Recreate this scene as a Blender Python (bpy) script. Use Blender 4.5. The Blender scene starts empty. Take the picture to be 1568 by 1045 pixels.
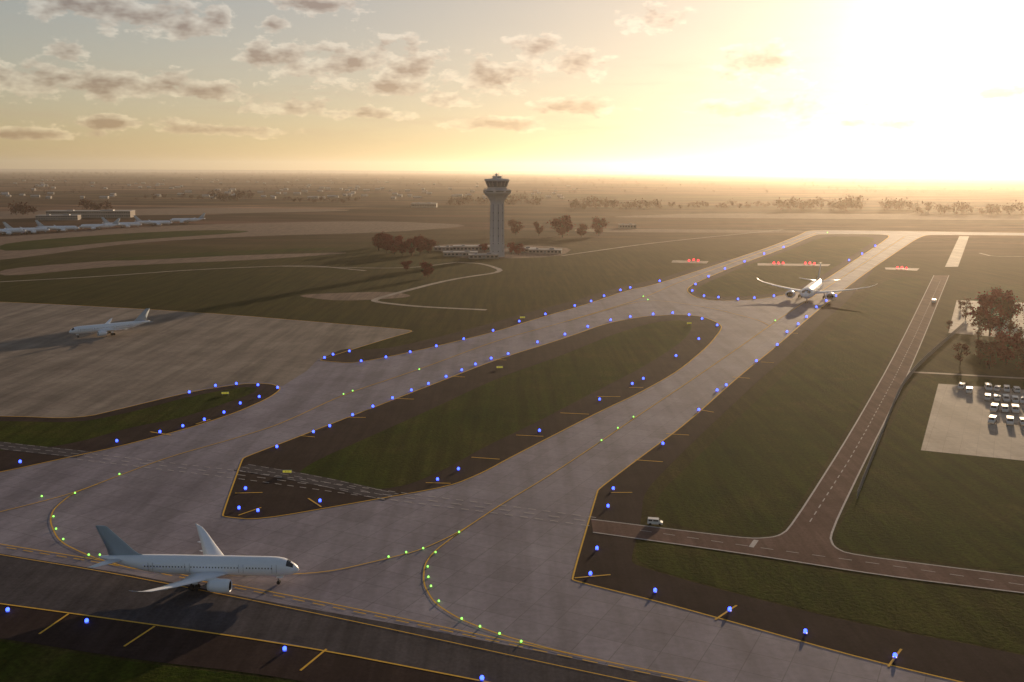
import bpy, bmesh, math, random
from mathutils import Vector, Matrix
from mathutils.geometry import tessellate_polygon
R=math.radians
random.seed(7)
sc=bpy.context.scene
try:
    sc.view_settings.view_transform='Standard'; sc.view_settings.look='None'; sc.view_settings.exposure=0
except Exception as e: print(e)
CAMH=90.0; FPX=1500.0
ROT=Matrix.Rotation(R(90-9.89),3,'X')@Matrix.Rotation(R(0.26),3,'Z')
def ray(u,v): return (ROT@Vector(((u-784)/FPX,(522.5-v)/FPX,-1))).normalized()
def G(u,v,z=0.0):
    """survey coordinates -> position on the airfield plane"""
    r=ray(u,v); t=(z-CAMH)/r.z
    return Vector((r.x*t,r.y*t,z))
cam=bpy.data.objects.new("camera",bpy.data.cameras.new("camera"))
sc.collection.objects.link(cam); cam.location=(0,0,CAMH)
cam.rotation_euler=ROT.to_euler(); cam.data.sensor_width=36; cam.data.lens=FPX/1568*36
cam.data.clip_start=1; cam.data.clip_end=200000
sc.camera=cam
# ------------------------------------------------------------ materials
class M:
    def __init__(s,name):
        s.m=bpy.data.materials.new(name); s.m.use_nodes=True
        s.nt=s.m.node_tree; s.b=s.nt.nodes['Principled BSDF']; s.out=s.nt.nodes['Material Output']
    def n(s,t,**k):
        x=s.nt.nodes.new(t)
        for a,b in k.items(): setattr(x,a,b)
        return x
    def l(s,a,b): s.nt.links.new(a,b)
    def pos(s,scale=(1,1,1),rot=0):
        g=s.n('ShaderNodeNewGeometry'); mp=s.n('ShaderNodeMapping'); s.l(g.outputs['Position'],mp.inputs[0])
        mp.inputs['Rotation'].default_value=(0,0,rot); mp.inputs['Scale'].default_value=scale
        return mp.outputs[0]
    def noise(s,vec,scale,detail=4,rough=.6):
        x=s.n('ShaderNodeTexNoise'); s.l(vec,x.inputs['Vector']); x.inputs['Scale'].default_value=scale
        x.inputs['Detail'].default_value=detail; x.inputs['Roughness'].default_value=rough
        return x.outputs['Fac']
    def ramp(s,fac,stops):
        x=s.n('ShaderNodeValToRGB'); s.l(fac,x.inputs[0]); e=x.color_ramp.elements
        while len(e)<len(stops): e.new(.5)
        for i,(p,c) in enumerate(stops):
            e[i].position=p; e[i].color=(c[0],c[1],c[2],1) if not isinstance(c,(int,float)) else (c,c,c,1)
        return x.outputs[0]
    def mix(s,fac,a,b,mode='MIX'):
        x=s.n('ShaderNodeMix',data_type='RGBA',blend_type=mode)
        for i,v in ((0,fac),(6,a),(7,b)):
            if isinstance(v,(int,float)): x.inputs[i].default_value=v if i==0 else (v,v,v,1)
            elif isinstance(v,tuple): x.inputs[i].default_value=(*v,1)
            else: s.l(v,x.inputs[i])
        return x.outputs[2]
    def math(s,op,a,b=0,c=None,clamp=False):
        x=s.n('ShaderNodeMath',operation=op,use_clamp=clamp)
        for i,v in enumerate((a,b,c)):
            if v is None: continue
            if isinstance(v,(int,float)): x.inputs[i].default_value=v
            else: s.l(v,x.inputs[i])
        return x.outputs[0]
    def col(s,c): 
        if isinstance(c,tuple): s.b.inputs['Base Color'].default_value=(*c,1)
        else: s.l(c,s.b.inputs['Base Color'])
    def set(s,rough=.8,spec=.3,metal=0):
        s.b.inputs['Roughness'].default_value=rough; s.b.inputs['Specular IOR Level'].default_value=spec; s.b.inputs['Metallic'].default_value=metal
        return s
    def bump(s,h,strength,dist):
        x=s.n('ShaderNodeBump'); x.inputs['Strength'].default_value=strength; x.inputs['Distance'].default_value=dist
        s.l(h,x.inputs['Height']); s.l(x.outputs[0],s.b.inputs['Normal'])
def simple(name,c,rough=.7,spec=.3,metal=0,var=.25,vs=.8):
    m=M(name); n=m.noise(m.pos(),vs,2)
    m.col(m.mix(n,tuple(x*(1-var) for x in c),tuple(min(1,x*(1+var)) for x in c))); m.set(rough,spec,metal); return m.m
# grass/terrain
def make_grass(name,far=False):
    m=M(name); p=m.pos()
    big=m.noise(p,.006,4,.65); mid=m.noise(p,.05,4,.7); fine=m.noise(p,.9,3,.75)
    c1=m.ramp(big,[(.35,(.020,.040,.003)),(.5,(.042,.052,.006)),(.68,(.085,.064,.018))])
    c2=m.ramp(mid,[(.3,(.014,.036,.002)),(.55,(.044,.054,.006)),(.75,(.100,.074,.022))])
    c=m.mix(.5,c1,c2)
    if far: c=m.mix(.45,c,(.066,.044,.020))
    c=m.mix(m.ramp(fine,[(.3,0.),(.75,1.)]),m.mix(1.0,c,.5,'MULTIPLY'),m.mix(1.0,c,1.4,'MULTIPLY'))
    st=m.noise(m.pos((.25,.012,1),R(27)),1,2,.6)
    c=m.mix(.4,c,m.mix(1.,c,m.ramp(st,[(.35,.4),(.65,1.6)]),'MULTIPLY'))
    if far:
        v=m.n('ShaderNodeTexVoronoi',distance='CHEBYCHEV'); m.l(m.pos((.0009,.0016,0),.35),v.inputs['Vector']); v.inputs['Scale'].default_value=1
        sep=m.n('ShaderNodeSeparateColor'); m.l(v.outputs['Color'],sep.inputs[0])
        fld=m.ramp(sep.outputs[0],[(.0,(.040,.020,.014)),(.3,(.085,.042,.028)),(.5,(.045,.034,.016)),(.7,(.16,.090,.060)),(1.,(.060,.026,.02))])
        fn=m.noise(m.pos((.0022,.008,0)),1,5,.7)
        fld=m.mix(1.,fld,m.ramp(fn,[(.35,.2),(.5,.9),(.68,2.3)]),'MULTIPLY')
        g=m.n('ShaderNodeNewGeometry'); vl=m.n('ShaderNodeVectorMath',operation='LENGTH'); m.l(g.outputs['Position'],vl.inputs[0])
        dn=m.math('MULTIPLY_ADD',m.noise(m.pos(),.002,3),900,-450)
        d=m.math('ADD',vl.outputs['Value'],dn)
        mr=m.n('ShaderNodeMapRange'); m.l(d,mr.inputs[0]); mr.inputs[1].default_value=1000; mr.inputs[2].default_value=1600
        c=m.mix(mr.outputs[0],c,fld)
    m.col(c); m.set(1,.02)
    m.bump(fine,.8,.3)
    return m.m
GRASS=make_grass('grass_turf'); LAND=make_grass('terrain_land',True)
def make_conc(name,a,b,slab=7.6,rot=27,dirt=1.):
    m=M(name); 
    br=m.n('ShaderNodeTexBrick'); m.l(m.pos((1/slab,1/slab,1),R(rot)),br.inputs['Vector'])
    br.offset=0; br.inputs['Scale'].default_value=1; br.inputs['Brick Width'].default_value=1; br.inputs['Row Height'].default_value=1
    br.inputs['Mortar Size'].default_value=.012; br.inputs['Color1'].default_value=(.90,.90,.90,1); br.inputs['Color2'].default_value=(1.05,1.05,1.05,1); br.inputs['Mortar'].default_value=(.68,.68,.68,1)
    p=m.pos()
    n=m.noise(p,.035,4,.65); s2=m.noise(m.pos((.12,.008,1),R(27)),1,3,.6); f=m.noise(p,.6,3,.7)
    c=m.mix(m.ramp(n,[(.3,0.),(.7,1.)]),a,b)
    c=m.mix(1.,c,br.outputs['Color'],'MULTIPLY')
    c=m.mix(.45*dirt,c,m.mix(1.,c,m.ramp(s2,[(.35,.5),(.6,1.15)]),'MULTIPLY'))
    c=m.mix(.35,c,m.mix(1.,c,m.ramp(f,[(.3,.6),(.7,1.3)]),'MULTIPLY'))
    m.col(c); m.set(.85,.12); m.bump(f,.15,.05); return m.m
CONC=make_conc('concrete_pavement',(.215,.185,.215),(.30,.265,.295))
APRON=make_conc('apron_concrete',(.20,.155,.125),(.30,.24,.19),dirt=1.5)
PALE=make_conc('pale_concrete',(.34,.28,.23),(.45,.38,.31),5)
def make_asph(name,a,b):
    m=M(name); p=m.pos(); n=m.noise(p,.08,4,.7); f=m.noise(p,1.2,3,.75); st=m.noise(m.pos((.35,.02,1),R(-68)),1,3,.65)
    c=m.mix(m.ramp(n,[(.3,0.),(.7,1.)]),a,b); c=m.mix(.5,c,m.mix(1.,c,m.ramp(f,[(.3,.55),(.7,1.4)]),'MULTIPLY'))
    c=m.mix(.4,c,m.mix(1.,c,m.ramp(st,[(.35,.5),(.65,1.5)]),'MULTIPLY'))
    m.col(c); m.set(1,.04); m.bump(f,.2,.05); return m.m
SHOULD=make_asph('shoulder_asphalt',(.026,.016,.016),(.046,.030,.027))
DARK=make_asph('worn_asphalt',(.055,.048,.052),(.095,.082,.085))
ROAD=make_asph('road_asphalt',(.125,.072,.058),(.18,.108,.086))
DIRT=make_asph('dry_field',(.17,.115,.088),(.25,.175,.13))
YEL=simple('yellow_marking_paint',(.78,.44,.06),.9,.1,var=.25,vs=1.5)
WHT=simple('white_marking_paint',(.52,.47,.44),.9,.1,var=.35,vs=1.5)
def emis(name,c,s):
    m=M(name); m.col(c); m.b.inputs['Emission Color'].default_value=(*c,1)
    n=m.noise(m.pos(),2.,1); e=m.math('MULTIPLY_ADD',n,s*.5,s*.75); m.l(e,m.b.inputs['Emission Strength']); m.set(.5,.1)
    m.m.cycles.emission_sampling='NONE'; return m.m
BLUE=emis('blue_lens',(.035,.075,1.),6.5); GREEN=emis('green_lens',(.30,1.,.12),2.2); RED=emis('red_lens',(1.,.02,.03),5)
METAL=simple('grey_metal',(.22,.22,.23),.5,.5,.6)
WPAINT=simple('white_aircraft_paint',(.82,.83,.87),.35,.5,var=.05)
FINP=simple('grey_blue_livery',(.34,.40,.46),.3,.5,var=.08)
GLASS=simple('dark_glass',(.02,.025,.03),.1,.8,var=.1)
CAB=simple('cab_glass',(.10,.12,.15),.12,.8,var=.1)
RUB=simple('rubber',(.02,.02,.02),.8,.2)
TWC=simple('tower_concrete',(.42,.41,.42),.8,.2,var=.15,vs=.15); TWD=simple('tower_recess',(.25,.25,.28),.7,.3)
ROOF=simple('pale_roof',(.42,.38,.36),.7,.3,vs=.2); WALL=simple('building_wall',(.30,.26,.23),.8,.2,vs=.3)
BARK=simple('bark',(.06,.04,.03),.9,.1,vs=2)
def leafmat(name,a,b,c):
    m=M(name); n=m.noise(m.pos(),.35,3,.7); 
    oi=m.n('ShaderNodeObjectInfo')
    m.col(m.mix(m.math('MULTIPLY',oi.outputs['Random'],.25),m.ramp(n,[(.3,a),(.5,b),(.7,c)]),(.07,.03,.015))); m.set(.8,.05); return m.m
LRED=leafmat('red_autumn_foliage',(.13,.008,.012),(.25,.014,.020),(.36,.035,.035))
LBRN=leafmat('brown_autumn_foliage',(.07,.014,.011),(.15,.028,.02),(.21,.055,.03))
LDIS=leafmat('distant_autumn_foliage',(.05,.008,.008),(.10,.015,.015),(.16,.03,.022))
# ------------------------------------------------------------ mesh helpers
def link(o,parent=None):
    sc.collection.objects.link(o)
    if parent: o.parent=parent
    return o
def mesh(name,v,f,mats,mi=None,smooth=False,parent=None):
    me=bpy.data.meshes.new(name); me.from_pydata([tuple(x) for x in v],[],f)
    for m in (mats if isinstance(mats,(list,tuple)) else [mats]): me.materials.append(m)
    if mi: me.polygons.foreach_set('material_index',mi)
    if smooth: me.polygons.foreach_set('use_smooth',[True]*len(me.polygons))
    me.update()
    return link(bpy.data.objects.new(name,me),parent)
class B:
    """accumulate geometry"""
    def __init__(s): s.v=[];s.f=[];s.m=[]
    def add(s,v,f,mi=0):
        o=len(s.v); s.v+= [tuple(x) for x in v]; s.f+=[tuple(i+o for i in q) for q in f]; s.m+=[mi]*len(f)
    def box(s,c,d,mi=0,ang=0):
        x,y,z=c; a,b,h=d[0]/2,d[1]/2,d[2]/2; ca,sa=math.cos(ang),math.sin(ang)
        P=[(x+i*a*ca-j*b*sa,y+i*a*sa+j*b*ca,z+k*h) for k in(-1,1) for i,j in((-1,-1),(1,-1),(1,1),(-1,1))]
        s.add(P,[(3,2,1,0),(4,5,6,7),(0,1,5,4),(1,2,6,5),(2,3,7,6),(3,0,4,7)],mi)
    def lathe(s,prof,n=16,mi=0,c=(0,0,0),off=0,axis='z',caps=True):
        vs=[]
        for r,z in prof:
            for i in range(n):
                a=2*math.pi*(i+off)/n; p=(r*math.cos(a),r*math.sin(a),z)
                if axis=='x': p=(z,p[0],p[1])
                vs.append((p[0]+c[0],p[1]+c[1],p[2]+c[2]))
        fs=[(k*n+i,k*n+(i+1)%n,(k+1)*n+(i+1)%n,(k+1)*n+i) for k in range(len(prof)-1) for i in range(n)]
        if caps: fs+=[tuple(range(n))[::-1],tuple((len(prof)-1)*n+i for i in range(n))]
        s.add(vs,fs,mi)
    def tube(s,a,b,ra,rb,n=6,mi=0):
        a=Vector(a);b=Vector(b); d=(b-a); q=d.to_track_quat('Z','Y')
        vs=[a+q@Vector((ra*math.cos(2*math.pi*i/n),ra*math.sin(2*math.pi*i/n),0)) for i in range(n)]+[b+q@Vector((rb*math.cos(2*math.pi*i/n),rb*math.sin(2*math.pi*i/n),0)) for i in range(n)]
        s.add(vs,[(i,(i+1)%n,n+(i+1)%n,n+i) for i in range(n)]+[tuple(range(n,2*n))],mi)
    def make(s,name,mats,smooth=False,parent=None): return mesh(name,s.v,s.f,mats,s.m,smooth,parent)
def chaikin(p,it=2,closed=True):
    for _ in range(it):
        q=[]; n=len(p)
        if not closed: q.append(p[0])
        for i in range(n if closed else n-1):
            a,b=p[i],p[(i+1)%n]; q.append(a*.8+b*.2); q.append(a*.2+b*.8)
        if not closed: q.append(p[-1])
        p=q
    return p
def P(pts): return [G(*q) for q in pts]
def sheet(bd,pts,z,mi=0):
    v=[Vector((p[0],p[1],z)) for p in pts]; t=tessellate_polygon([v])
    out=[]
    for a,b,c in t:
        n=(v[b]-v[a]).cross(v[c]-v[a]); out.append((a,b,c) if n.z>0 else (a,c,b))
    bd.add(v,out,mi)
def ribbon(bd,pts,w,z,closed=False,off=0,mi=0,dash=None):
    n=len(pts); L=[];
    for i in range(n):
        a=pts[(i-1)%n] if (closed or i>0) else pts[i]; b=pts[(i+1)%n] if (closed or i<n-1) else pts[i]
        d=(b-a); d.z=0
        if d.length<1e-6: d=Vector((1,0,0))
        d.normalize(); L.append(Vector((-d.y,d.x,0)))
    wf=w if callable(w) else (lambda q:w)
    A=[pts[i]+L[i]*(off+wf(pts[i])/2) for i in range(n)]; Bq=[pts[i]+L[i]*(off-wf(pts[i])/2) for i in range(n)]
    acc=0
    for i in range(n if closed else n-1):
        j=(i+1)%n; seg=(pts[j]-pts[i]).length
        if dash:
            on,gap=dash; t=0; 
            while t<seg:
                ph=(acc+t)%(on+gap)
                step=min(seg-t,(on-ph) if ph<on else (on+gap-ph)); step=max(step,.05)
                if ph<on:
                    s0,s1=t/seg,min(1,(t+step)/seg)
                    q=[Bq[i].lerp(Bq[j],s0),Bq[i].lerp(Bq[j],s1),A[i].lerp(A[j],s1),A[i].lerp(A[j],s0)]
                    bd.add([(x.x,x.y,z) for x in q],[(0,1,2,3)],mi)
                t+=step
            acc+=seg
        else: bd.add([(x.x,x.y,z) for x in (Bq[i],Bq[j],A[j],A[i])],[(0,1,2,3)],mi)
def smoothline(pts,it=3): return chaikin(P(pts),it,False)
# ------------------------------------------------------------ ground
S=90000
mesh('ground',[(-S,-S,0),(S,-S,0),(S,S,0),(-S,S,0)],[(0,1,2,3)],LAND)
outer=[(-400,452),(0,462),(300,478),(600,503),(637,507),(600,517),(490,551),(492,553),(540,557),(600,546),(680,528),(760,508),(830,486),(900,466),(960,445),(1000,437),(1060,418),(1120,398),(1180,378),(1225,360),(1238,353),(1300,353),(1568,357),(1900,361),(1900,365),(1568,361),(1430,360),(1415,361),(1400,368),(1330,415),(1275,457),(1235,490),(1190,530),(1130,578),(1050,650),(975,705),(916,750),(914,756),(876,886),(878,890),(1000,920),(1110,950),(1330,1012),(1568,1068),(1900,1150),(1500,1230),(1100,1115),(780,1052),(440,986),(0,925),(-400,872),(-900,800),(-900,690),(-400,560)]
OUT=chaikin(P(outer),2)
b=B(); sheet(b,OUT,.03); b.make('taxiway_pavement',CONC)
# apron (tan slab overlay)
b=B(); sheet(b,P([(-400,453),(0,463),(300,479),(600,504),(634,507.5),(598,516),(488,550),(470,568),(432,592),(415,586),(370,586),(290,599),(200,621),(120,641),(0,636),(-400,600)]),.05); b.make('apron_pavement',APRON)
# darker band laid over the pavement along near side
b=B(); sheet(b,P([(-500,790),(0,848),(200,880),(430,925),(640,962),(850,1003),(1050,1045),(1250,1100),(1300,1160),(780,1051),(440,985),(0,924),(-400,871)]),.05); b.make('dark_taxilane_band',DARK)
isA=[(341,788),(342,792),(395,797),(560,768),(690,745),(740,724),(780,702),(850,666),(920,630),(980,602),(1040,568),(1085,530),(1107,502),(1098,494),(1075,485),(1040,482),(985,485),(930,495),(860,520),(760,551),(640,598),(540,637),(440,676),(374,701),(370,706)]
grA=[(455,735),(458,722),(490,703),(560,672),(650,632),(760,580),(860,545),(940,512),(1000,494),(1045,490),(1062,498),(1050,520),(990,560),(900,606),(820,648),(740,686),(690,715),(630,742),(580,751),(520,744)]
isC=[(-400,640),(0,637),(120,642),(200,623),(290,601),(370,588),(415,588),(432,595),(412,610),(360,633),(290,656),(180,685),(100,702),(0,724),(-400,800)]
grC=[(-400,650),(0,645),(120,648),(200,632),(290,608),(370,593),(395,594),(390,602),(340,620),(280,640),(200,655),(130,675),(80,685),(0,690),(-400,730)]
isD=[(1050,444),(1065,433),(1130,406),(1200,381),(1245,361),(1256,359),(1345,359),(1364,361),(1350,372),(1310,398),(1270,425),(1240,442),(1205,452),(1150,460),(1090,461),(1062,455)]
grD=[(1064,444),(1080,434),(1140,408),(1210,383),(1262,362),(1340,363),(1335,372),(1295,398),(1255,425),(1225,440),(1195,448),(1150,454),(1095,455),(1075,451)]
shR=[(1345,405),(1275,457),(1235,490),(1190,530),(1130,578),(1050,650),(975,705),(916,750),(914,756),(876,886),(878,890),(1000,920),(1110,950),(1330,1012),(1568,1068),(1900,1150),(1900,1085),(1568,1003),(1300,953),(1100,903),(970,866),(966,855),(982,800),(985,755),(1030,708),(1090,650),(1165,580),(1215,538),(1258,495),(1300,460)]
shB=[(490,551),(492,553),(540,557),(600,546),(680,528),(760,508),(830,486),(900,466),(960,445),(1000,437),(1060,418),(1120,398),(1120,394),(1058,412),(1000,430),(950,438),(890,458),(820,476),(750,496),(670,517),(600,533),(560,536),(525,534)]
shBL=[(-400,872),(0,925),(440,986),(780,1052),(1100,1115),(1100,1175),(700,1090),(420,1035),(200,1010),(0,978),(-400,920)]
b=B()
for poly in (isA,isC,isD,shR,shB,shBL): sheet(b,chaikin(P(poly),2),.07)
b.make('taxiway_shoulder',SHOULD)
b=B()
for poly in (grA,grC,grD): sheet(b,chaikin(P(poly),2),.10)
sheet(b,chaikin(P([(1000,792),(1010,755),(1060,708),(1120,650),(1200,575),(1260,520),(1320,462),(1360,425),(1420,424),(1360,545),(1290,668),(1202,805),(1188,818),(1150,822),(1060,811)]),2),.02)
sheet(b,chaikin(P([(1340,700),(1400,580),(1440,578),(1700,590),(1900,600),(1900,905),(1568,878),(1300,843),(1282,836),(1278,820)]),2),.02)
sheet(b,chaikin(P([(975,822),(1150,855),(1350,888),(1568,914),(1900,955),(1900,1080),(1568,1000),(1300,950),(1100,900),(972,863)]),2),.02)
sheet(b,chaikin(P([(-400,925),(0,982),(200,1014),(420,1039),(700,1094),(700,1250),(-600,1200)]),2),.02)
b.make('grass_island',GRASS)
# markings
wl=lambda q: .42+max(0,(q.length-250))*.0006
b=B()
for poly in (isA,isC,isD):
    q=chaikin(P(poly),2); ribbon(b,q,wl,.12,True,0)
ribbon(b,chaikin(P(outer),2),wl,.12,True,0)
cl=[[(-300,855),(0,785),(110,757),(185,728),(260,700),(360,672),(430,650),(525,605),(640,567),(760,522),(870,492),(985,457),(1040,432),(1140,396),(1250,357)],
[(150,742),(110,757),(82,780),(76,800),(90,830),(135,852),(200,872),(280,880),(380,883),(500,878),(590,857),(645,843),(705,815),(765,775),(840,730),(920,677),(970,642),(1060,582),(1140,527),(1200,484),(1290,425),(1385,363)],
[(765,775),(705,815),(665,845),(650,865),(648,895),(665,925),(705,950),(765,973),(850,997),(920,1012)],
[(870,492),(990,458),(1080,470),(1160,490),(1180,500)]]
for i,c in enumerate(cl): ribbon(b,smoothline(c),lambda q:.32+max(0,q.length-250)*.0006,.15+.01*i)
l1=smoothline([(-300,785),(0,836),(200,868),(430,912),(640,955),(850,1000),(1100,1052)],2)
ribbon(b,l1,.3,.13,off=.6); ribbon(b,l1,.3,.13,off=-.6,dash=(3,2)); ribbon(b,l1,.25,.13,off=-4.5)
bars=[((360,756),(402,755)),((365,790),(400,778)),((472,764),(492,777)),((230,662),(262,667)),((300,650),(322,643)),((460,668),(482,670)),((530,640),(560,640)),((608,611),(634,612)),((652,740),(690,741)),((722,701),(765,704)),((790,667),(832,669)),((858,633),(902,635)),((915,608),(950,608)),((963,594),(985,594)),((935,755),(968,755)),((972,705),(1015,708)),((1020,665),(1055,667)),((1070,628),(1093,632)),((1122,578),(1148,580)),((1165,555),(1185,556)),((880,886),(935,881)),((1095,950),(1128,928)),((1360,1022),(1380,995)),((60,972),(105,941)),((190,991),(237,960)),((460,1028),(500,995)),((690,577),(712,578)),((755,551),(775,552)),((1200,510),(1222,511))]
for p,q in bars: ribbon(b,P([p,q]),lambda q:.45+max(0,q.length-250)*.0008,.14)
b.make('yellow_taxiway_marking',YEL)
b=B()
for o in (-3.2,3.2): ribbon(b,smoothline([(130,700),(370,728),(600,760),(760,780),(910,800)],1),.3,.14,off=o,dash=(2.2,2))
ribbon(b,smoothline([(130,700),(370,728),(600,760),(760,780),(910,800)],1),.3,.145,dash=(3,4))
b.make('white_road_marking',WHT)
# roads
def road(name,left,right,mat,z=.11,edge=True,w=.35):
    L=chaikin(P(left),2,False); Rr=chaikin(P(right),2,False)
    b=B(); sheet(b,L+Rr[::-1],z)
    b.make(name,mat)
    if edge:
        e=B(); ribbon(e,L,w,z+.03); ribbon(e,Rr,w,z+.03); return e
e=B()
r1=road('service_road',[(905,796),(1050,814),(1150,826),(1190,823),(1210,810),(1300,668),(1370,545),(1430,422)],[(908,816),(1150,850),(1350,882),(1568,909),(1900,950),(1900,925),(1568,884),(1300,850),(1276,838),(1270,820),(1325,705),(1392,572),(1453,422)],ROAD,w=.5)
r1.make('road_edge_line',WHT)
b=B(); ribbon(b,smoothline([(980,813),(1150,838),(1350,865),(1568,897)],1),.25,.15,dash=(3,3)); ribbon(b,smoothline([(1240,800),(1310,690),(1380,560),(1440,430)],1),.3,.15,dash=(3,3)); ribbon(b,P([(1150,839),(1158,828)]),1.2,.155)
b.make('road_centre_line',WHT)
b=B(); ribbon(b,smoothline([(1392,570),(1450,573),(1568,580),(1800,590)],1),3,.09); sheet(b,P([(1469,362),(1484,362),(1467,409),(1447,409)]),.08)
sheet(b,P([(1437,588),(1568,597),(1700,608),(1700,720),(1568,706),(1410,690)]),.06); sheet(b,P([(1465,460),(1568,464),(1700,470),(1700,530),(1568,520),(1452,510)]),.06)
for q in ([(1160,403.5),(1272,405),(1268,408),(1160,407)],[(1355,410),(1408,411.5),(1404,415),(1356,413)],[(1030,399),(1085,400.5),(1082,404),(1028,402.5)]): sheet(b,P(q),.12)
ribbon(b,smoothline([(1568,393),(1520,393),(1500,388)],1),3,.09)
b.make('concrete_pad',PALE)
b=B(); ribbon(b,smoothline([(370,716),(480,735),(600,762)],1),7,.11); ribbon(b,smoothline([(-300,645),(0,683),(130,697)],1),7,.11); b.make('service_road',DARK)
b=B()
for o in(-3,0,3): ribbon(b,smoothline([(370,716),(480,735),(600,762)],1),.2,.14,off=o,dash=(3,2)); ribbon(b,smoothline([(-300,645),(0,683),(130,697)],1),.2,.14,off=o,dash=(3,2))
b.make('white_road_marking',WHT)
# thin roads and far pavements
b=B()
for k,(q,w) in enumerate([([(745,475),(640,470),(568,462),(585,455),(690,428),(775,416),(740,404),(700,402)],5),([(0,432),(150,424),(300,413),(470,406),(560,415)],3.5),([(430,408),(620,412),(700,402)],3),([(860,392),(1000,372),(1200,352)],4)]):
    ribbon(b,smoothline(q,2),w,.08+.01*k)
b.make('access_path',PALE)
b=B()
for q in ([(-300,375),(0,364),(230,346),(560,338),(740,345),(600,356),(380,362),(200,372),(0,400),(-300,420)],[(0,412),(180,398),(400,390),(560,386),(400,398),(180,407),(0,425)],[(880,350),(1240,353),(1235,357),(880,356)],[(660,372),(880,378),(860,394),(690,398)],[(-300,330),(300,318),(600,322),(200,330),(-300,345)],[(440,452),(600,446),(640,455),(520,462)],[(900,333),(1100,326),(1568,330),(1900,335),(1568,338),(1100,334)]):
    sheet(b,chaikin(P(q),2),.02)
b.make('distant_apron',DIRT)
b=B()
for q in ([(0,372),(200,357),(330,352),(400,355),(200,368),(0,388)],[(130,398),(380,383),(540,380),(420,388),(200,400)]): sheet(b,chaikin(P(q),2),.07)
b.make('distant_grass_strip',GRASS)
# ------------------------------------------------------------ airfield lights
blue=[(31,710),(179,678),(245,664),(280,655),(313,645),(343,634),(368,620),(397,610),(425,596),(290,603),(330,593),(362,590),(395,592),(497,550),(510,545),(535,540),(553,555),(591,549),(628,541),(668,532),(710,521),(755,508),(795,494),(835,483),(880,470),(905,463),(925,455),(950,446),(965,442),(1010,432),(424,687),(480,664),(505,655),(540,638),(571,625),(601,612),(630,600),(656,590),(683,579),(707,569),(728,560),(752,551),(778,544),(823,526),(865,514),(900,502),(935,492),(965,487),(1000,483),(1030,481),(1055,484),(1075,490),(1098,500),(1070,521),(1035,547),(985,582),(968,590),(918,614),(826,662),(702,721),(670,737),(490,770),(376,751),(366,781),(395,785),(939,751),(931,778),(914,843),(904,882),(1003,908),(1117,937),(1233,971),(1370,1008),(1015,682),(1070,630),(1098,600),(1112,592),(1158,555),(1190,530),(1205,510),(1222,498),(1235,487),(1250,472),(1265,462),(1280,455),(1060,447),(1078,455),(1100,457),(1130,460),(1155,458),(1185,455),(1065,437),(1085,425),(1110,413),(1140,402),(1170,390),(1200,380),(1300,400),(1320,390),(1340,378),(12,938),(133,955),(436,998),(738,1043)]
green=[(64,762),(115,757),(183,728),(82,793),(86,812),(97,828),(136,852),(153,852),(250,876),(380,880),(595,855),(622,848),(648,842),(703,817),(667,848),(655,870),(656,886),(660,900),(672,923),(707,950),(735,962),(765,973),(798,985),(921,676),(946,657),(970,640),(540,600),(526,605),(642,567),(985,455),(992,460),(1187,492),(1267,357)]
red=[(1055,401),(1062,400),(1069,401),(1185,405),(1192,405),(1199,405),(1233,405),(1240,405),(1247,406),(1374,412),(1381,412),(1388,413)]
def lamp(b,p,s,h):
    b.lathe([(s*.9,0.03),(s*.9,.08),(s*.3,.12),(s*.25,h)],10,0,p)
    b.lathe([(s*.6,h),(s*.75,h+s*.25),(s*.75,h+s*.8),(s*.5,h+s*1.25),(s*.12,h+s*1.45)],10,1,p)
for lst,mt,nm,k,h in ((blue,BLUE,'blue_edge_lights',.50,.25),(green,GREEN,'green_centreline_lights',.29,.12),(red,RED,'red_stop_bar_lights',.62,.4)):
    b=B()
    for u,v in lst:
        p=G(u,v); s=k*(1+max(0,p.length-250)/700); lamp(b,(p.x,p.y,.1),s,h)
    b.make(nm,[METAL,mt])
# taxiway signs
SIGNY=emis('sign_yellow_face',(.75,.65,.08),.3)
for u,v,a in ((440,727,0),(765,566,10),(345,606,10),(1055,498,20),(800,489,10)):
    p=G(u,v); b=B(); 
    for i in(-1,1): b.box((i*1.2,0,.35),(.12,.12,.7),0)
    b.box((0,0,1.05),(3.2,.35,.95),0); b.box((0,-.185,1.05),(3.0,.01,.8),1)
    b.box((-.5,-.195,1.05),(.12,.008,.5),2);b.box((.0,-.195,1.05),(.3,.008,.12),2);b.box((.6,-.195,1.05),(.12,.008,.5),2)
    o=b.make('taxiway_sign',[METAL,SIGNY,RUB]); o.location=(p.x,p.y,.1); o.rotation_euler=(0,0,R(a)); sc_=.85*(1+max(0,p.length-250)/1600); o.scale=(sc_,)*3
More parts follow.
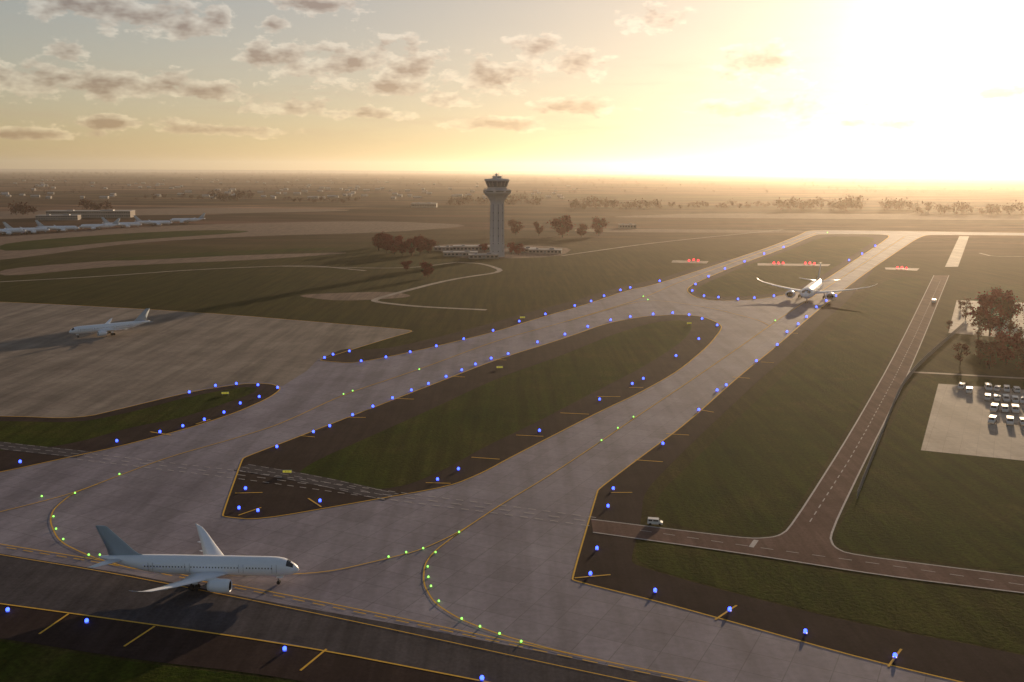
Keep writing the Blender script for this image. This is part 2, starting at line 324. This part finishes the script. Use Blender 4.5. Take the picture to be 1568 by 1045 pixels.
# ------------------------------------------------------------ aircraft
def loft(secs,n=24):
    v=[];f=[]
    for x,r,z in secs:
        for i in range(n):
            a=2*math.pi*i/n; v.append((20-x,r*math.cos(a),z+r*math.sin(a)))
    for k in range(len(secs)-1):
        for i in range(n): f.append((k*n+i,(k+1)*n+i,(k+1)*n+(i+1)%n,k*n+(i+1)%n))
    f.append(tuple(range(n))); f.append(tuple(range((len(secs)-1)*n,len(secs)*n))[::-1])
    return v,f
def foil(secs,vert=False):
    """secs: (span, LEs, chord, z, thick)"""
    prof=[(0,0),(.04,.45),(.15,.85),(.35,1),(.65,.7),(1,.04),(.65,-.3),(.35,-.55),(.12,-.5),(.03,-.28)]
    v=[];f=[];n=len(prof)
    for y,s,c,z,t in secs:
        for px,pt in prof:
            X=20-(s+px*c)
            v.append((X,pt*t,z) if vert else (X,y,z+pt*t))
    for k in range(len(secs)-1):
        for i in range(n): f.append((k*n+i,k*n+(i+1)%n,(k+1)*n+(i+1)%n,(k+1)*n+i))
    f.append(tuple(range(n))); f.append(tuple(range((len(secs)-1)*n,len(secs)*n)))
    return v,f
def fix(o):
    bm=bmesh.new(); bm.from_mesh(o.data); bmesh.ops.recalc_face_normals(bm,faces=bm.faces); bm.to_mesh(o.data); bm.free(); return o
def build_aircraft():
    root=bpy.data.objects.new('airliner',None); link(root)
    st=[(0,.08,3.45),(.15,.4,3.47),(.5,.78,3.55),(1.1,1.15,3.7),(1.7,1.45,3.82),(2.5,1.72,3.95),(3.4,1.92,4.05),(4.6,2.08,4.1),(6.5,2.15,4.12)]+[(x,2.15,4.12) for x in(12,20,28)]+[(31,2.05,4.2),(34,1.8,4.42),(37,1.4,4.75),(40,.95,5.1),(42.5,.55,5.38),(43.8,.3,5.5),(44.2,.12,5.52)]
    v,f=loft(st); mi=[0]*len(f)
    for k in (3,4):
        for i in range(24):
            if i in (2,3,4,7,8,9) or (k==4 and i in(5,6)): mi[k*24+i]=1
    fix(mesh('fuselage',v,f,[WPAINT,GLASS],mi,True,root))
    b=B()
    for side in(-1,1):
        for i in range(42):
            s=5.5+i*.68; 
            if i in(9,10,27): continue
            b.box((20-s,side*2.13,4.45),(.22,.03,.30),0)
        for s in(4.9,12.2,24.,32.2):
            r=2.145 if s<30 else 1.97
            for dx in(-.5,.5): b.box((20-s+dx,side*r,4.3),(.05,.03,1.9),1)
    b.make('windows_and_doors',[GLASS,METAL],parent=root)
    for side,nm in((1,'wing_left'),(-1,'wing_right')):
        v,f=foil([(side*1.2,14.6,8.8,2.9,.62),(side*3,16,7.2,3.05,.5),(side*6.6,18.6,4.9,3.45,.34),(side*12,22.6,3.3,4.25,.2),(side*16.5,26.0,2.2,5.2,.13),(side*18.2,27.7,1.4,5.9,.08),(side*18.9,29.2,.5,6.4,.04)])
        fix(mesh(nm,v,f,WPAINT,None,True,root))
        b=B()
        for y,s,z in((5,22.6,3.0),(9.2,24.2,3.6),(13,26,4.2)): b.lathe([(.03,0),(.22,.6),(.26,1.4),(.16,2.6),(.03,3.2)],8,0,(20-s-1.2,side*y,z),axis='x')
        fix(b.make('flap_fairings',[WPAINT],True,root))
        v,f=foil([(side*.4,38.2,4.0,5.2,.28),(side*6.7,42.4,1.5,5.9,.1)]); fix(mesh('tailplane',v,f,WPAINT,None,True,root))
        b=B(); c=(20-18.2,side*6.1,2.05)
        b.lathe([(1.05,4.75),(1.2,4.95),(1.35,4.8),(1.5,4.1),(1.5,2.6),(1.3,1.0),(1.0,.1),(.92,.12),(.9,.6)],24,0,c,axis='x',caps=False)
        b.lathe([(1.05,4.75),(1.08,3.9),(.35,3.7),(.02,4.3)],24,1,c,axis='x',caps=False)
        b.lathe([(.9,.5),(.65,.3),(.5,-.4),(.3,-.5),(.03,-1.1)],24,2,c,axis='x',caps=False)
        fix(b.make('engine',[WPAINT,RUB,METAL],True,root))
        b=B(); b.add([(20-14.5,side*6.1-.12,3.4),(20-14.5,side*6.1+.12,3.4),(20-20.5,side*6.1+.12,3.0),(20-20.5,side*6.1-.12,3.0),(20-16.5,side*6.1-.12,3.85),(20-16.5,side*6.1+.12,3.85),(20-20.5,side*6.1+.12,3.5),(20-20.5,side*6.1-.12,3.5)],[(0,1,2,3),(4,5,6,7),(0,1,5,4),(2,3,7,6),(0,3,7,4),(1,2,6,5)])
        fix(b.make('engine_pylon',[WPAINT],False,root))
        b=B(); b.tube((20-22,side*3.8,.6),(20-21.6,side*3.3,3.1),.17,.2,8,0)
        for dx in(-.6,.6):
            for dy in(-.42,.42):
                n=14; x0,y0=20-22+dx,side*3.8+dy
                vs=[(x0+.58*math.cos(2*math.pi*i/n),y0+w,.62+.58*math.sin(2*math.pi*i/n)) for w in(-.18,.18) for i in range(n)]
                b.add(vs,[(i,(i+1)%n,n+(i+1)%n,n+i) for i in range(n)]+[tuple(range(n)),tuple(range(n,2*n))],1)
        b.box((20-22,side*3.8,.62),(1.3,.2,.2),0); b.box((20-21.7,side*4.1,2.1),(1.2,.05,1.4),2)
        fix(b.make('main_landing_gear',[METAL,RUB,WPAINT],False,root))
    b=B(); b.tube((20-4.6,0,.45),(20-4.8,0,2.6),.12,.15,8,0)
    for dy in(-.25,.25):
        n=12; vs=[(20-4.6+.4*math.cos(2*math.pi*i/n),dy+w,.42+.4*math.sin(2*math.pi*i/n)) for w in(-.12,.12) for i in range(n)]
        b.add(vs,[(i,(i+1)%n,n+(i+1)%n,n+i) for i in range(n)]+[tuple(range(n)),tuple(range(n,2*n))],1)
    for dy in(-.4,.4): b.box((20-4.2,dy,1.9),(1.4,.05,.7),2)
    fix(b.make('nose_landing_gear',[METAL,RUB,WPAINT],False,root))
    v,f=foil([(0,32.5,9.5,5.6,.12),(0,35.4,7,6.5,.3),(0,36.5,6.0,7.3,.3),(0,42.1,2.6,12.6,.12),(0,42.8,2.0,12.8,.04)],True)
    fix(mesh('tail_fin',v,f,FINP,None,True,root))
    b=B(); b.lathe([(.1,0),(1.,1.5),(1.35,4),(1.35,9),(1.,12),(.1,14)],16,0,(20-27,0,2.95),axis='x'); o=fix(b.make('belly_fairing',[WPAINT],True,root)); 
    return root
A0=build_aircraft()
def place(o,u,v,head,s):
    p=G(u,v); o.location=(p.x,p.y,.08); o.rotation_euler=(0,0,R(head)); o.scale=s if isinstance(s,tuple) else (s,s,s)
def inst(u,v,head,s):
    e=bpy.data.objects.new('airliner',None); link(e)
    for c in A0.children:
        k=bpy.data.objects.new(c.name,c.data); link(k,e)
    place(e,u,v,head,s)
place(A0,321,893,-2,1.0)
inst(1243,458,180+66,(1.8,2.25,1.75))
inst(164,513,180+40,.98)
for i,(u,v,h) in enumerate([(8,360,20),(45,358,25),(92,355,15),(150,352,200),(190,349,20),(238,346,15),(285,342,190),(-40,361,20)]): inst(u,v,h,1.3)
# ------------------------------------------------------------ tower
tp=G(761,393); root=bpy.data.objects.new('air_traffic_control_tower',None); link(root); root.location=tp; root.rotation_euler=(0,0,R(12))
b=B(); b.lathe([(8.3,0),(8.0,2),(7.4,56),(8.2,59),(11,63),(14.2,66),(14.8,67),(14.8,69.6),(13.8,70),(10.2,70.2),(10.2,72.6)],8,0,off=.5)
for i in range(8):
    a=2*math.pi*i/8; rr=7.6*math.cos(math.pi/8)
    b.box(((rr-.02)*math.cos(a),(rr-.02)*math.sin(a),30),(.5,1.3,50) ,1,a)
    for z in range(6,54,8): b.box(((rr+.14)*math.cos(a),(rr+.14)*math.sin(a),z),(.5,.8,1.0),2,a)
    b.box((13.7*math.cos(a),13.7*math.sin(a),68.3),(.25,8.5,.9),2,a)
b.make('shaft',[TWC,TWD,GLASS],parent=root)
b=B(); b.lathe([(10.,72.6),(10.3,73.6),(12.3,78.6)],16,0,off=.5,caps=False)
for i in range(16):
    a=2*math.pi*(i+.5)/16; b.tube((10.4*math.cos(a),10.4*math.sin(a),73.4),(12.4*math.cos(a),12.4*math.sin(a),78.7),.22,.22,5,1)
b.make('cab_windows',[CAB,TWC],parent=root)
b=B(); b.lathe([(12.3,78.6),(13.2,79.0),(13.2,80.4),(12.0,81),(3,81.6)],16,0,off=.5); b.lathe([(5,81),(5,83.5),(4,84)],10,0)
for x,y,h in((2,1,88),(-3,2,86.5),(1,-3,87),(-5,-4,85),(6,3,85.5)): b.tube((x,y,81),(x,y,h),.18,.1,5,1)
b.lathe([(.2,84),(1.4,84.6),(1.6,85.4),(.8,86.6),(.1,86.9)],10,0,(-1,-1,0))
b.make('cab_roof',[TWC,METAL],parent=root)
b=B()
for i in range(24):
    a=2*math.pi*i/24;a2=a+2*math.pi/24; r=13.6
    b.tube((r*math.cos(a),r*math.sin(a),69.8),(r*math.cos(a),r*math.sin(a),71.2),.07,.07,4)
    b.tube((r*math.cos(a),r*math.sin(a),71.2),(r*math.cos(a2),r*math.sin(a2),71.2),.07,.07,4)
b.make('balcony_railing',[METAL],parent=root)
# buildings
def building(name,u,v,w,d,h,ang=0,st=2):
    p=G(u,v); root=bpy.data.objects.new(name,None); link(root); root.location=(p.x,p.y,0); root.rotation_euler=(0,0,R(ang))
    b=B(); b.box((0,0,h/2),(w,d,h)); b.make('walls',[WALL],parent=root)
    b=B(); b.box((0,0,h+.25),(w+.8,d+.8,.5)); b.box((w*.2,0,h+1.2),(w*.15,d*.3,1.4),1); b.box((-w*.25,d*.1,h+1.),(w*.08,d*.2,1.),1); b.make('roof',[ROOF,METAL],parent=root)
    b=B()
    n=max(3,int(w/4))
    for k in range(st):
        for i in range(n):
            for sd in(-1,1): b.box((-w/2+(i+.5)*w/n,sd*(d/2+.02),(k+.55)*h/st),(w/n*.6,.1,h/st*.4))
    b.make('windows',[GLASS],parent=root)
    b=B(); b.box((0,-d/2-.06,1.3),(2.4,.1,2.6)); b.make('door',[METAL],parent=root)
for a in [(705,392,36,14,4,5,1),(740,396,30,12,4,8,1),(725,384,46,18,5,0,1),(800,386,30,16,4,0,1),(835,388,36,14,4,-5,1),(680,384,22,12,4,0,1)]: building('office_building',*a)
building('terminal_building',140,333,150,34,12,6,2); building('terminal_building',90,337,70,22,8,8,2)
building('hangar',650,318,60,40,10,0,1); building('hangar',960,350,26,16,6,0,1)
# ------------------------------------------------------------ trees
def tree_geo(b,rng,base,h,w,nl,leaf,trunk=True,sparse=False):
    x,y,z=base
    clumps=[]
    if trunk:
        b.tube((x,y,z),(x+rng.uniform(-.3,.3),y,z+h*.45),h*.022,h*.014,6,0)
        b.tube((x,y,z+h*.44),(x+rng.uniform(-.6,.6),y+.3,z+h*.85),h*.014,h*.004,5,0)
    nc=14 if not sparse else 20
    for i in range(nc):
        a=rng.uniform(0,6.28); t=rng.random(); zz=h*(.22+.72*t); rr=w*.5*math.sin(math.pi*min(1,.18+.82*(1-t*.85)))*rng.uniform(.35,1)
        c=Vector((x+rr*math.cos(a),y+rr*math.sin(a),z+zz)); clumps.append((c,w*rng.uniform(.10,.22)))
        if trunk: b.tube((x,y,z+h*(.2+.5*t)),c,h*.008,h*.003,4,0)
    for i in range(nl):
        c,r=rng.choice(clumps); d=Vector((rng.gauss(0,1),rng.gauss(0,1),rng.gauss(0,.8)))*r*.6; q=c+d
        s=leaf*rng.uniform(.6,1.4); n=Vector((rng.gauss(0,1),rng.gauss(0,1),rng.gauss(0,1))).normalized(); t1=n.orthogonal().normalized()*s; t2=n.cross(t1).normalized()*s*.7
        b.add([q-t1,q-t2*.9,q+t1,q+t2],[(0,1,2,3)],1)
rng=random.Random(3); TV=[]
for i in range(4):
    b=B(); tree_geo(b,rng,(0,0,0),10,[8.5,7.5,9.5,8][i],2400,.38)
    me=b.make('tmp',[BARK,LRED]); TV.append(me.data); bpy.data.objects.remove(me)
SP=[]
for i in range(2):
    b=B(); tree_geo(b,rng,(0,0,0),10,6,1100,.24,sparse=True); me=b.make('tmp',[BARK,LBRN]); SP.append(me.data); bpy.data.objects.remove(me)
def tree(name,dat,u,v,h):
    p=G(u,v); o=bpy.data.objects.new(name,dat); link(o); o.location=(p.x,p.y,0); k=h/10; o.scale=(k*rng.uniform(.9,1.15),k*rng.uniform(.9,1.15),k); o.rotation_euler=(0,0,rng.uniform(0,6.28))
for i,(u,v,px) in enumerate([(580,384,26),(592,388,24),(604,390,26),(617,391,24),(630,392,25),(643,391,24),(656,388,22),(622,415,17),(655,426,24),(783,390,18),(794,391,17),(742,386,14),(790,360,22),(825,362,20),(861,364,32),(890,364,22),(917,362,27),(868,360,26),(590,378,20),(610,380,20),(640,382,20)]):
    tree('red_maple_tree',TV[i%4],u,v,px*90/(v-262))
for i,(u,v,px) in enumerate([(1478,490,34),(1470,560,36),(1498,520,40),(1515,515,62),(1530,512,60),(1545,520,64),(1556,545,46),(1540,560,50),(1515,565,46),(1500,558,40),(1565,570,54),(1530,480,36),(1580,530,60),(1453,508,18),(1470,475,16)]):
    tree('bare_autumn_tree',(SP+SP[:1]+TV[:1])[i%4],u,v,px*90/(v-262))
b=B()
def dt(u,v,px,nl=90):
    p=G(u,v); h=px*90/(v-262); tree_geo(b,rng,(p.x,p.y,0),h,h*1.45,nl,h*.09,True)
segs=[(680,832,314,13,16),(870,1010,320,14,22),(1190,1260,322,16,11),(1270,1320,322,21,10),(1350,1400,322,16,8),(1400,1568,328,17,16),(15,55,328,15,6),(125,165,322,13,7),(328,385,307,12,8),(430,550,310,8,13),(1010,1190,318,9,20),(200,320,305,6,10)]
for a,c,v,px,n in segs:
    for i in range(n): dt(a+(c-a)*(i+rng.random())/n,v+rng.uniform(-2,2),px*rng.uniform(.6,1.15),130)
b.make('distant_treeline',[BARK,LDIS])
b=B()
for i in range(900):
    v=rng.choice([267,268,270,272,275,278,282,286,291,296]); u=rng.uniform(-250,1800); 
    u=u if rng.random()<.5 else rng.gauss(rng.choice([100,420,900,1350]),70)
    dt(u,v+rng.uniform(-.8,.8),2.4+(v-266)*.14*rng.random(),16)
b.make('distant_woodland',[BARK,LDIS])
b=B()
for i in range(150):
    v=rng.uniform(274,306); u=rng.gauss(rng.choice([60,250,420,560,780]),70); p=G(u,v); w=rng.uniform(10,26); d=rng.uniform(8,16); h=rng.uniform(3,7); a=rng.uniform(-.4,.4)
    b.box((p.x,p.y,h/2),(w,d,h),0,a); ca,sa=math.cos(a),math.sin(a)
    T=lambda X,Y,Z:(p.x+X*ca-Y*sa,p.y+X*sa+Y*ca,Z)
    b.add([T(-w/2-.5,-d/2-.5,h+.02),T(w/2+.5,-d/2-.5,h+.02),T(w/2+.5,d/2+.5,h+.02),T(-w/2-.5,d/2+.5,h+.02),T(-w/2,0,h+3),T(w/2,0,h+3)],[(0,1,5,4),(2,3,4,5),(0,4,3),(1,2,5)],1)
b.make('distant_town',[WALL,ROOF])
TK=simple('white_vehicle_paint',(.66,.64,.62),.4,.4,var=.1)
# vehicles
CARD=None
def car(name,u,v,ang,s=1.):
    global CARD
    p=G(u,v); root=bpy.data.objects.new(name,None); link(root); root.location=(p.x,p.y,.12); root.rotation_euler=(0,0,R(ang)); root.scale=(s,s,s)
    if CARD:
        for nm_,d_ in CARD: link(bpy.data.objects.new(nm_,d_),root)
        return
    b=B(); pr=[(-2.4,.4),(2.4,.4),(2.45,1.0),(1.7,1.2),(1.1,2.0),(-2.3,2.05),(-2.45,1.0)]
    n=len(pr); b.add([(x,y,z) for y in(-.95,.95) for x,z in pr],[(i,(i+1)%n,n+(i+1)%n,n+i) for i in range(n)]+[tuple(range(n)),tuple(range(n,2*n))]); fix(b.make('body',[TK],parent=root))
    b=B()
    for y in(-.96,.96): b.box((.2,y,1.6),(1.6,.03,.5)); b.box((-1.5,y,1.6),(1.2,.03,.5))
    b.add([(1.68,-.8,1.25),(1.68,.8,1.25),(1.15,.75,1.97),(1.15,-.75,1.97)],[(0,1,2,3)]); b.box((-2.41,0,1.6),(.03,1.5,.5)); b.make('windows',[GLASS],parent=root)
    b=B()
    for x in(-1.5,1.5):
        for y in(-.9,.9):
            n=12; vs=[(x+.38*math.cos(2*math.pi*i/n),y+w,.38+.38*math.sin(2*math.pi*i/n)) for w in(-.12,.12) for i in range(n)]
            b.add(vs,[(i,(i+1)%n,n+(i+1)%n,n+i) for i in range(n)]+[tuple(range(n)),tuple(range(n,2*n))])
    b.make('wheels',[RUB],parent=root)
    CARD=[(c.name,c.data) for c in root.children]
car('service_van',1430,464,63,1.2); car('service_van',1003,804,-10,.8)
for u,v in [(1472,596),(1484,602),(1513,598),(1527,599),(1541,600),(1556,601),(1512,613),(1526,614),(1540,615),(1554,617),(1568,618),(1522,630),(1538,631),(1554,632),(1519,648),(1546,650),(1566,651),(1580,635)]:
    car('parked_car',u,v,63+rng.uniform(-9,9)+rng.choice([0,180]),rng.uniform(1.05,1.3))
# fence
b=B(); fl=smoothline([(1475,500),(1385,580),(1345,680),(1312,765)],2)
for i in range(len(fl)-1):
    a,c=fl[i],fl[i+1]
    for z in(.1,1.2,2.4): b.tube((a.x,a.y,z),(c.x,c.y,z),.04,.04,4)
    L=(c-a).length; k=max(1,int(L/3))
    for j in range(k): q=a.lerp(c,j/k); b.tube((q.x,q.y,0),(q.x,q.y,2.6),.06,.06,4)
    for j in range(int(L/.5)): q=a.lerp(c,j*.5/L); q2=a.lerp(c,min(1,(j+2)*.5/L)); b.tube((q.x,q.y,.1),(q2.x,q2.y,2.4),.02,.02,3); b.tube((q2.x,q2.y,.1),(q.x,q.y,2.4),.02,.02,3)
b.make('chain_link_fence',[METAL])
# ------------------------------------------------------------ haze
hb=B(); hb.box((0,9000,150),(40000,42000,320)); hz=hb.make('haze_air',[])
hm=bpy.data.materials.new('haze_volume'); hm.use_nodes=True; nt=hm.node_tree; nt.nodes.remove(nt.nodes['Principled BSDF'])
vs=nt.nodes.new('ShaderNodeVolumeScatter'); vs.inputs['Color'].default_value=(1,.86,.72,1); vs.inputs['Density'].default_value=4.6e-5; vs.inputs['Anisotropy'].default_value=.68
nt.links.new(vs.outputs[0],nt.nodes['Material Output'].inputs['Volume'])
hz.data.materials.clear(); hz.data.materials.append(hm)
# ------------------------------------------------------------ sun & sky
AZ=24.0; EL=7.6
sd=Vector((math.sin(R(AZ))*math.cos(R(EL)),math.cos(R(AZ))*math.cos(R(EL)),math.sin(R(EL))))
sl=bpy.data.lights.new('sun','SUN'); sl.energy=5; sl.angle=R(.5); sl.color=(1,.72,.44)
so=bpy.data.objects.new('sun',sl); link(so); so.rotation_euler=sd.to_track_quat('Z','Y').to_euler(); so.location=(0,0,500)
w=bpy.data.worlds.new('World'); sc.world=w; w.use_nodes=True; nt=w.node_tree
w.cycles.sampling_method='MANUAL'; w.cycles.sample_map_resolution=512
class W(M):
    def __init__(s): s.nt=nt
m=W(); bg=nt.nodes['Background']; bg.inputs['Strength'].default_value=.13
sky=m.n('ShaderNodeTexSky',sky_type='NISHITA'); sky.sun_disc=False; sky.sun_elevation=R(EL); sky.sun_rotation=R(AZ); sky.air_density=1.0; sky.dust_density=.8; sky.ozone_density=1.2
tc=m.n('ShaderNodeTexCoord'); nm=m.n('ShaderNodeVectorMath',operation='NORMALIZE'); m.l(tc.outputs['Generated'],nm.inputs[0])
sx=m.n('ShaderNodeSeparateXYZ'); m.l(nm.outputs[0],sx.inputs[0])
az=m.math('ARCTAN2',sx.outputs[0],sx.outputs[1]); el=m.math('ARCSINE',sx.outputs[2])
cb=m.n('ShaderNodeCombineXYZ'); m.l(az,cb.inputs[0]); m.l(el,cb.inputs[1])
def mp2(a,b_,lx,ly):
    mp=m.n('ShaderNodeMapping'); m.l(cb.outputs[0],mp.inputs[0]); mp.inputs['Scale'].default_value=(a,b_,1); mp.inputs['Location'].default_value=(lx,ly,0); return mp.outputs[0]
n1=m.noise(mp2(30,60,3.1,1.7),1,7,.64)
n1s=m.noise(mp2(30,60,3.1+.10,1.7+.36),1,3,.62)
clouds=[(250,30,130,32),(120,5,140,28),(40,120,110,32),(100,118,40,18),(190,130,110,26),(290,140,100,20),(430,88,78,34),(520,97,100,34),(610,97,84,44),(600,133,80,18),(740,115,92,32),(820,75,54,28),(885,97,58,24),(690,150,50,18),(490,8,80,18),(420,38,38,16),(1000,28,66,20),(1165,98,74,34),(880,162,95,18),(105,78,34,18),(440,162,90,18),(1200,165,160,18),(170,188,110,12),(560,175,100,13),(760,190,100,13),(40,205,130,10),(1540,145,66,16),(350,200,130,10),(1330,190,120,10)]
mx=None
for u,v,a,c in clouds:
    r=ray(u,v); A=math.atan2(r.x,r.y); E=math.asin(r.z); ka=FPX/a; kc=FPX/c
    x=m.n('ShaderNodeVectorMath',operation='LENGTH'); m.l(mp2(ka,kc,-A*ka,-E*kc),x.inputs[0])
    mx=x.outputs['Value'] if mx is None else m.math('MINIMUM',mx,x.outputs['Value'])
mx=m.math('MINIMUM',mx,2.2)
dens=m.math('SUBTRACT',m.math('MULTIPLY_ADD',n1,3.8,-1.05),mx)
cov=m.ramp(dens,[(0.,0.),(.28,1.)])
n3=m.noise(mp2(9,75,5,2),1,4,.6)
band=m.ramp(el,[(.01,0.),(.04,1.),(.09,.6),(.15,0.)])
str_=m.math('MULTIPLY',m.ramp(n3,[(.50,0.),(.70,.6)]),band)
rel=m.math('SUBTRACT',n1,n1s)     # lit side towards the sun / top
shade=m.math('ADD',m.math('MULTIPLY_ADD',rel,-3.2,.02),m.math('MULTIPLY',dens,.95),clamp=True)
dp=m.n('ShaderNodeVectorMath',operation='DOT_PRODUCT'); m.l(nm.outputs[0],dp.inputs[0]); dp.inputs[1].default_value=sd
ang=m.math('ARCCOSINE',m.math('MINIMUM',dp.outputs['Value'],.99999))
def gexp(s,amp): return m.math('MULTIPLY',m.math('EXPONENT',m.math('MULTIPLY',ang,-1/s)),amp)
def vscale(col,fac):
    x=m.n('ShaderNodeVectorMath',operation='SCALE'); 
    if isinstance(col,tuple): x.inputs[0].default_value=col
    else: m.l(col,x.inputs[0])
    if isinstance(fac,(int,float)): x.inputs['Scale'].default_value=fac
    else: m.l(fac,x.inputs['Scale'])
    return x.outputs[0]
def vop(op,a,b_):
    x=m.n('ShaderNodeVectorMath',operation=op)
    for i,q in enumerate((a,b_)):
        if isinstance(q,tuple): x.inputs[i].default_value=q
        else: m.l(q,x.inputs[i])
    return x.outputs[0]
base=vop('MULTIPLY',sky.outputs[0],(1.2,1.04,1.02))
base=vop('DIVIDE',base,vop('ADD',vscale(base,.10),(1.,1.,1.)))      # soft tone shoulder, compresses sky brightness
glow=vscale((1,.87,.62),gexp(.045,22))
skyc=vop('ADD',base,glow)
lit=vop('ADD',vscale(skyc,1.02),(1.5,1.15,.85)); dk=vop('ADD',vop('MULTIPLY',skyc,(.58,.49,.46)),(.3,.2,.2))
cl_=m.mix(shade,lit,dk)
o=m.mix(m.math('MULTIPLY',cov,.94),skyc,cl_); o=m.mix(str_,o,m.mix(.55,lit,dk))
m.l(o,bg.inputs['Color'])
